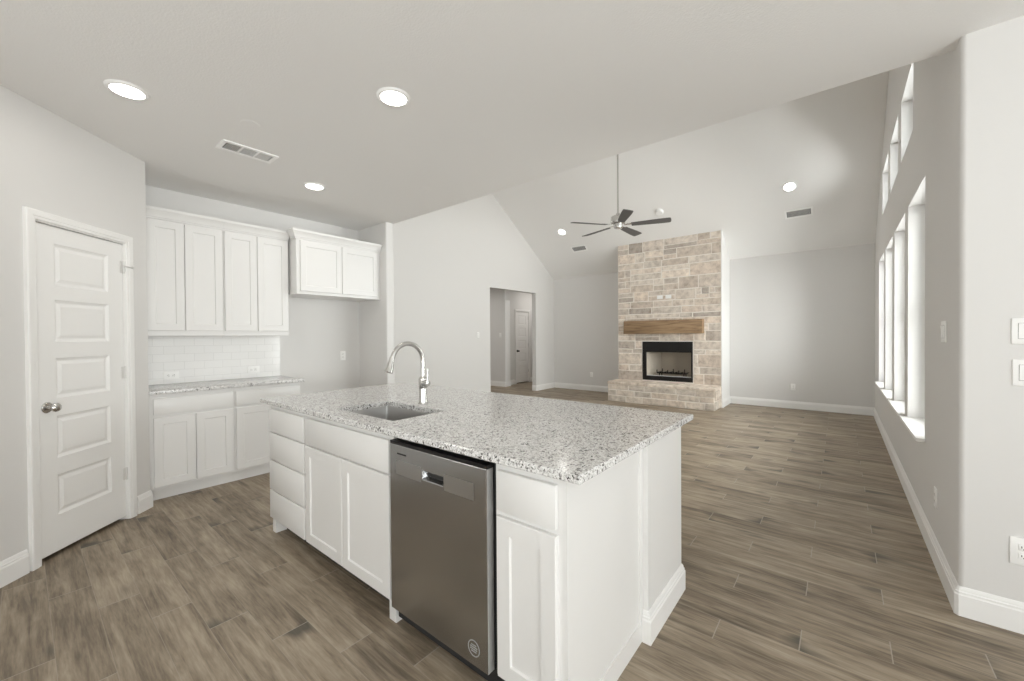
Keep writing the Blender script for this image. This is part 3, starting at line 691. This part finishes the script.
def stones(name, rects, mtx, parent, rng, top=None, gap=0.008, dep=0.011):
    """local u = x, v = z, face to -y"""
    bm = B(); lay = bm.loops.layers.float_color.new('tone')
    for u0, u1, v0, v1 in rects:
        c = rng.choice(STONE); k = rng.uniform(0.84, 1.12); c = [min(1, x*k) for x in c]
        n0 = len(bm.faces); g = gap*rng.uniform(0.6, 1.4); d = dep*rng.uniform(0.7, 1.25)
        if (u1-u0) < 0.04 or (v1-v0) < 0.035: g = 0.004
        j = lambda s=0.0045: rng.uniform(-s, s)
        P = [(u0+g+j(), v0+g+j()), (u1-g+j(), v0+g+j()), (u1-g+j(), v1-g+j()), (u0+g+j(), v1-g+j())]
        if top: P = [(x, min(z, top(x)-0.004)) for x, z in P]
        Q = [bm.verts.new(mtx @ Vector((x, 0.012, z))) for x, z in P]
        cx = sum(p[0] for p in P)/4; cz = sum(p[1] for p in P)/4
        s = 0.008
        I = [bm.verts.new(mtx @ Vector((x, -d*0.5, z))) for x, z in P]
        F = [bm.verts.new(mtx @ Vector((x+math.copysign(s, cx-x), -d+j(0.004), z+math.copysign(s, cz-z)))) for x, z in P]
        fs = []
        for A, C in ((Q, I), (I, F)):
            for i in range(4): fs.append(bm.faces.new((A[i], A[(i+1) % 4], C[(i+1) % 4], C[i])))
        fs.append(bm.faces.new(F))
        for f in fs:
            for lp in f.loops: lp[lay] = (*c, 1)
    return obj(name, bm, 'stone', parent, merge=False)
t = thing('fireplace', 'tall tan stone fireplace with raised hearth rising to the vault', 'fireplace', ((CHX0+CHX1)/2, CHY, 0))
fx = (CHX0+CHX1)/2; rng = random.Random(11)
FB = (-3.162-fx, -2.182-fx, 0.428, 1.212)                              # firebox outer, local
HWD = (CHX1-CHX0)/2; ZT = EAVE+SL*(YF-CHY)
IN = (-3.080-fx, -2.210-fx, 0.518, 1.0)
bm = B(); hz0, hz1 = FB[2], FB[3]
box(bm, -HWD, FB[0], 0.014, YF-CHY-0.001, 0, EAVE-0.03); box(bm, FB[1], HWD, 0.014, YF-CHY-0.001, 0, EAVE-0.03)
box(bm, FB[0], FB[1], 0.014, YF-CHY-0.001, FB[3], EAVE-0.03); prism(bm, [(0.014, EAVE-0.03), (YF-CHY-0.001, EAVE-0.03), (0.014, ZT-0.02)], -HWD, HWD, mx); box(bm, FB[0], FB[1], 0.014, YF-CHY-0.001, 0, FB[2])
obj('chimney_core', bm, 'mortar', t)
rects = subtract(ashlar(-HWD, HWD, 0.40, ZT-0.005, rng), (FB[0]-0.012, FB[1]+0.012, FB[2]-0.03, FB[3]+0.012))
# the two wall plates need flat ground; stones simply pass behind them
stones('chimney_stone', rects, Matrix.Translation((0, 0.018, 0)), t, rng)
bm = B(); prism(bm, [(0.004, 0.0), (YF-CHY-0.001, 0.0), (YF-CHY-0.001, EAVE-0.002), (0.004, ZT-0.006)], HWD-0.001, HWD+0.012, mx); sp = obj('chimney_side', bm, 'trim', t); sp['label'] = 'smooth white painted chimney side'
# hearth
HY0 = 7.69-CHY
one('hearth_core', 'mortar', -HWD-0.03+0.002, HWD-0.020, HY0+0.008, 0.013, 0, 0.385, t)
rects = []
for (a, b), (lo, hi) in zip(((0, 0.125), (0.125, 0.235), (0.235, 0.345)), ((0.3, 0.6), (0.2, 0.5), (0.28, 0.65))):
    rects += ashlar(-HWD-0.03, HWD-0.012, a, b, rng, hs=(b-a,), lo=lo, hi=hi)
stones('hearth_stone', rects, Matrix.Translation((0, HY0+0.012, 0)), t, rng, dep=0.013)
rects = []
for a, b in ((0, 0.16), (0.16, 0.345)): rects += ashlar(0, 0.49, a, b, rng, hs=(b-a,), lo=0.2, hi=0.35)
stones('hearth_side_stone', rects, Matrix.Translation((HWD-0.014, HY0+0.012, 0)) @ Matrix.Rotation(PI/2, 4, 'Z'), t, rng, dep=0.016)
bm = B(); lay = bm.loops.layers.float_color.new('tone'); u = -HWD-0.037
while u < HWD-0.01:
    l = rng.uniform(0.35, 0.6); 
    if u+l > HWD-0.2: l = HWD+0.004-u
    n0 = len(bm.faces); bm.faces.ensure_lookup_table()
    c = [x*1.08 for x in rng.choice(STONE[1:3]+STONE[4:6])]
    box(bm, u+0.003, u+l-0.003, HY0-0.012, 0.02, 0.347, 0.402+rng.uniform(-0.004, 0.002), 0.005)
    bm.faces.ensure_lookup_table()
    u += l
    for f in bm.faces[n0:]:
        for lp in f.loops: lp[lay] = (*c, 1)
obj('hearth_slab', bm, 'stone', t, merge=False)
# firebox insert
fb = thing('firebox', 'black framed prefabricated firebox set into the stone fireplace', 'firebox', (fx, CHY, 0))
bm = B(); panel(bm, FB[0]+0.002, FB[1]-0.002, FB[2]+0.002, FB[3]-0.002, 0.012, [], [], yf=0.006); bm.free()
bm = B(); y0, y1 = -0.004, 0.026
box(bm, FB[0]+0.002, IN[0], y0, y1, FB[2]+0.002, FB[3]-0.002, 0.002); box(bm, IN[1], FB[1]-0.002, y0, y1, FB[2]+0.002, FB[3]-0.002, 0.002)
box(bm, IN[0], IN[1], y0, y1, IN[3], FB[3]-0.002, 0.002); box(bm, IN[0], IN[1], y0, y1, FB[2]+0.002, IN[2], 0.002)
obj('surround', bm, 'black', fb)
bm = B(); pr = 0.20   # splayed refractory panels
def quad(b_, *p): b_.faces.new([b_.verts.new(q_) for q_ in p])
A0, A1, C0, C1, D = IN[0]-0.012, IN[1]+0.012, IN[0]+0.13, IN[1]-0.13, 0.50
prism(bm, [(A0, 0.03), (C0, D), (C1, D), (A1, 0.03), (A1+0.01, 0.03), (C1+0.01, D+0.012), (C0-0.01, D+0.012), (A0-0.01, 0.03)], IN[2]-0.02, IN[3]+0.08)
# brick joints as raised-back grooves
obj('lining', bm, 'firebrick', fb)
one('firebox_floor', 'firebrick', A0, A1, 0.028, D+0.01, IN[2]-0.03, IN[2]-0.018, fb); one('smoke_hood', 'black', A0, A1, 0.03, D+0.01, IN[3]+0.07, IN[3]+0.085, fb)
bm = B()
for z in (IN[2], IN[2]+0.07): pass
box(bm, IN[0]-0.008, IN[1]+0.008, 0.020, 0.030, IN[2]-0.012, IN[2]+0.014); obj('screen_track', bm, 'louver', fb)
# log grate rests on the firebox floor
g = thing('log_grate', 'black iron log grate inside the firebox', 'grate', (fx+0.06, CHY+0.24, IN[2]-0.018))
for k in range(6):
    bm = B(); c = -0.27+k*0.108; box(bm, c-0.008, c+0.008, -0.12, 0.16, 0.075, 0.091, 0.002); box(bm, c-0.008, c+0.008, -0.136, -0.12, 0.075, 0.165 if k % 2 else 0.14, 0.002)
    obj('bar', bm, 'iron', g)
for c in (-0.068, 0.068): one('crossbar', 'iron', -0.29, 0.29, c-0.008, c+0.008, 0.060, 0.0745, g, bev=0.002)
for sx_ in (-0.24, 0.24):
    for sy_ in (-0.068, 0.068): one('leg', 'iron', sx_-0.008, sx_+0.008, sy_-0.008, sy_+0.008, 0, 0.061, g)
# mantel beam
mt_ = thing('mantel_beam', 'rustic brown wooden mantel beam across the stone above the firebox', 'mantel', (-2.741, CHY, 1.369))
bm = B(); box(bm, -0.766, 0.766, -0.15, -0.004, 0, 0.268, 0.008, 2)
for v in bm.verts:
    v.co.y += 0.006*math.sin(v.co.x*9+v.co.z*7) if v.co.y < -0.1 else 0
obj('beam', bm, 'wood', mt_, smooth=True)

# ------------------------------------------------------------------ ceiling fan
t = thing('ceiling_fan', 'five-blade grey ceiling fan on a long rod from the vault ridge', 'ceiling fan', (-2.66, YR, 3.015))
lb = math.radians(12)
bm = B(); tube(bm, [(0, 0, 0.17), (0, 0, ZR-3.015-0.05)], 0.0125, 14); obj('downrod', bm, 'nickel', t, smooth=True)
bm = B(); lathe(bm, [(0.02, ZR-3.015-0.16), (0.035, ZR-3.015-0.15), (0.072, ZR-3.015-0.06), (0.075, ZR-3.015-0.02)], 28); obj('canopy', bm, 'nickel', t, smooth=True)
bm = B(); lathe(bm, [(0.02, 0.215), (0.03, 0.205), (0.032, 0.175), (0.085, 0.165), (0.108, 0.150), (0.112, 0.075), (0.104, 0.055), (0.06, 0.045)], 36); obj('motor_housing', bm, 'nickel', t, smooth=True)
bm = B(); lathe(bm, [(0.062, 0.046), (0.064, 0.0), (0.058, -0.016), (0.03, -0.026), (0.008, -0.028)], 32); obj('switch_cup', bm, 'nickel', t, smooth=True)
for k in range(5):
    rz = Matrix.Rotation(math.radians(16.5+72*k), 4, 'Z'); ti = Matrix.Rotation(math.radians(-11.5), 4, 'X')
    out = []
    for s in range(11):
        x = 0.20+0.56*s/10; hw_ = 0.052+0.020*min(1, s/7)
        out.append((x, hw_))
    tip = [(0.76+0.012*math.cos(a)-0.0, 0.072*math.sin(a)) for a in [PI/2*q/5 for q in range(4, -5, -1)]]
    poly = out[:-1]+[(0.752, 0.070)]+[(0.752+0.014*math.cos(a), 0.066*math.sin(a)) for a in [PI/2*q/6 for q in range(5, -6, -1)]]+[(0.752, -0.070)]+[(x, -h) for x, h in out[:-1]][::-1]
    bm = B(); prism(bm, poly, 0.020, 0.027, rz @ ti); bl = obj('blade', bm, 'blade', t)
    bm = B(); box(bm, 0.09, 0.27, -0.022, 0.022, 0.028, 0.036, 0.003); bmesh.ops.transform(bm, matrix=rz @ ti, verts=bm.verts); obj('blade_arm', bm, 'chrome', bl)

# ------------------------------------------------------------------ ceiling fittings
LAMP = 1.6
def recessed(label, loc, rot, r=0.095):
    t = thing('recessed_light', label, 'ceiling light', loc, rot=rot, group='recessed ceiling lights')
    bm = B(); lathe(bm, [(r*0.78, 0.001), (r*0.78, -0.010), (r*0.9, -0.009), (r, -0.002), (r, 0.001)], 40, None, False, False); obj('trim_ring', bm, 'fitting', t, smooth=True)
    bm = B(); lathe(bm, [(r*0.785, -0.002), (r*0.785, -0.0045), (r*0.5, -0.007)], 36); obj('lens', bm, 'lens', t)
    l = bpy.data.lights.new('lamp_light', 'AREA'); l.shape = 'DISK'; l.size = r*1.5; l.energy = LAMP; l.color = (1, 0.97, 0.92)
    lo = bpy.data.objects.new('lamp_light', l); COL.objects.link(lo); lo.parent = t; lo.location = (0, 0, -0.012)
    return t
SA = math.atan(SL)
zs_ = lambda y: EAVE+SL*(YF-y)
srot = (-SA, 0, 0)
r1 = recessed('recessed ceiling light nearest the pantry door', (-3.093, 0.401, CZ), (0, 0, 0))
dup(r1, (-2.01, 1.392, CZ), 'recessed ceiling light above the island sink')
dup(r1, (-3.742, 1.733, CZ), 'recessed ceiling light nearest the upper kitchen cabinets')
dup(r1, (-0.61, 7.585, zs_(7.585)), 'recessed light on the vault above the right of the fireplace', srot)
dup(r1, (-4.748, 7.585, zs_(7.585)), 'recessed light on the vault left of the fireplace', srot)
def vent(label, loc, rot, w_, d_, sections):
    t = thing('air_vent', label, 'air vent', loc, rot=rot, group='ceiling air vents')
    bm = B(); f = 0.028
    for a in ((-w_/2, w_/2, -d_/2, -d_/2+f), (-w_/2, w_/2, d_/2-f, d_/2), (-w_/2, -w_/2+f, -d_/2+f, d_/2-f), (w_/2-f, w_/2, -d_/2+f, d_/2-f)): box(bm, *a, -0.008, 0.0, 0.002)
    n = len(sections); iw = w_-2*f
    for k in range(1, n): c = -iw/2+iw*k/n; box(bm, c-0.006, c+0.006, -d_/2+f, d_/2-f, -0.0075, 0.0)
    obj('frame', bm, 'fitting', t)
    one('backing', 'grille_dark', -iw/2, iw/2, -d_/2+f, d_/2-f, -0.0015, 0.0, t)
    bm = B()
    for k, ty in enumerate(sections):
        a = -iw/2+iw*k/n+0.007; b = -iw/2+iw*(k+1)/n-0.007
        if ty == 'x':
            q = 8
            for i in range(q): c = a+(b-a)*(i+0.5)/q; box(bm, c-0.0022, c+0.0022, -d_/2+f, d_/2-f, -0.006, -0.002)
        else:
            q = 6
            for i in range(q): c = -d_/2+f+(d_-2*f)*(i+0.5)/q; h = {'y': 0.0035, 'o': 0.007}[ty]; box(bm, a, b, c-h, c+h, -0.006, -0.002)
    obj('louvers', bm, 'louver', t)
    return t
vent('three-section white air vent on the kitchen ceiling', (-3.43, 1.10, CZ), (0, 0, PI/2), 0.36, 0.18, ['x', 'y', 'o'])
vent('white air vent on the vault right of the fireplace', (-0.525, 8.055, zs_(8.055)), srot, 0.375, 0.18, ['y'])
vent('white air vent on the vault left of the fireplace', (-4.585, 8.05, zs_(8.05)), srot, 0.375, 0.18, ['y'])
t = thing('smoke_detector', 'round white smoke detector on the vault above the fireplace', 'smoke detector', (-2.61, 7.572, zs_(7.572)), rot=srot)
bm = B(); lathe(bm, [(0.075, 0), (0.075, -0.012)], 32); obj('base', bm, 'plastic', t, smooth=True)
bm = B(); lathe(bm, [(0.070, -0.012), (0.068, -0.026), (0.058, -0.036), (0.02, -0.039)], 32); obj('cover', bm, 'plastic', t, smooth=True)
for nm, lab, (x, y) in (('cover_plate', 'faint round blank cover on the ceiling near the stub wall', (-3.031, 2.435)), ('cover_plate', 'faint round blank cover on the ceiling beside the kitchen vent', (-2.98, 0.97))):
    bm = B(); lathe(bm, [(0.055, 0), (0.055, -0.001), (0.05, -0.0018)], 32, Matrix.Translation((0, 0, 0))); o = obj(nm, bm, 'ceil', smooth=True); o.location = (x, y, CZ); tag(o, lab, 'cover plate', 'blank ceiling covers')

# ------------------------------------------------------------------ plates
def plate(kind, label, loc, rz, gang=1, horiz=False, w_=None, group=None, h_=0.116):
    w_ = w_ or 0.072+0.046*(gang-1)
    t = thing({'switch': 'light_switch', 'outlet': 'wall_outlet', 'blank': 'wall_plate'}[kind], label, {'switch': 'light switch', 'outlet': 'outlet', 'blank': 'wall plate'}[kind], loc, rz, group)
    if horiz: w_, h_ = h_, w_
    bm = B(); box(bm, -w_/2, w_/2, -0.006, 0, -h_/2, h_/2, 0.003); obj('cover', bm, 'plastic', t, smooth=True)
    n = gang
    for k in range(n):
        c = (k-(n-1)/2)*0.046
        if kind == 'switch':
            bm = B(); box(bm, c-0.0165, c+0.0165, -0.0075, -0.005, -0.033, 0.033, 0.0008)
            for v in bm.verts:
                if v.co.y < -0.007: v.co.y -= 0.0035*(v.co.z/0.033)
            rk = obj('rocker', bm, 'plastic', t)
            bm = B()
            for a in ((c-0.0178, c-0.0168, -0.0345, 0.0345), (c+0.0168, c+0.0178, -0.0345, 0.0345), (c-0.0178, c+0.0178, -0.0352, -0.0342), (c-0.0178, c+0.0178, 0.0342, 0.0352)): box(bm, a[0], a[1], -0.0063, -0.0055, a[2], a[3])
            obj('rocker_gap', bm, 'grille_dark', rk)
        if kind == 'outlet':
            for s in (-1, 1):
                bm = B(); box(bm, -0.0165, 0.0165, -0.0078, -0.005, -0.0135, 0.0135, 0.002)
                mv = Matrix.Translation((s*0.0195 if horiz else 0, 0, 0 if horiz else s*0.0195)) @ (Matrix.Rotation(PI/2, 4, 'Y') if horiz else Matrix.Identity(4))
                bmesh.ops.transform(bm, matrix=mv, verts=bm.verts); rc = obj('receptacle', bm, 'plastic', t, smooth=True)
                bm = B(); box(bm, -0.0075, -0.005, -0.0081, -0.0075, -0.003, 0.006); box(bm, 0.005, 0.0075, -0.0081, -0.0075, -0.002, 0.006); box(bm, -0.002, 0.002, -0.0081, -0.0075, -0.0095, -0.006)
                bmesh.ops.transform(bm, matrix=mv, verts=bm.verts); obj('slots', bm, 'black', rc)
    return t
plate('switch', 'upper white light switch on the near wall at the right edge', (0.653, YN, 1.344), 0, gang=2)
plate('switch', 'lower white light switch on the near wall at the right edge', (0.656, YN, 1.159), 0, gang=2)
plate('outlet', 'white wall outlet low on the near wall at the right edge', (0.632, YN, 0.362), 0, w_=0.08, h_=0.122)
plate('switch', 'white light switch on the window wall before the first window', (XW, 3.168, 1.345), -PI/2, gang=2)
plate('outlet', 'white wall outlet low on the window wall', (XW, 3.392, 0.371), -PI/2)
plate('outlet', 'white outlet on the tile backsplash nearest the pantry', (XK+0.009, 0.90, 0.992), PI/2, horiz=True)
plate('outlet', 'white outlet on the tile backsplash nearest the nook', (XK+0.009, 1.585, 1.0), PI/2, horiz=True)
plate('outlet', 'white outlet on the bare wall of the refrigerator nook', (XK, 2.59, 1.108), PI/2)
plate('switch', 'white light switch on the gable wall left of the hallway opening', (XL, 5.968, 1.371), PI/2)
plate('switch', 'white light switch on the hallway wall', (-7.05, HY, 1.372), 0)
plate('outlet', 'white outlet on the end wall left of the fireplace', (-4.694, YF, 0.393), 0)
plate('outlet', 'white outlet on the end wall right of the fireplace', (-0.657, YF, 0.389), 0)
plate('blank', 'left white plate on the chimney stone above the mantel', (-2.795, CHY-0.012, 2.10), 0, w_=0.115, h_=0.075)
plate('blank', 'right white plate on the chimney stone above the mantel', (-2.628, CHY-0.012, 2.10), 0, w_=0.115, h_=0.075)
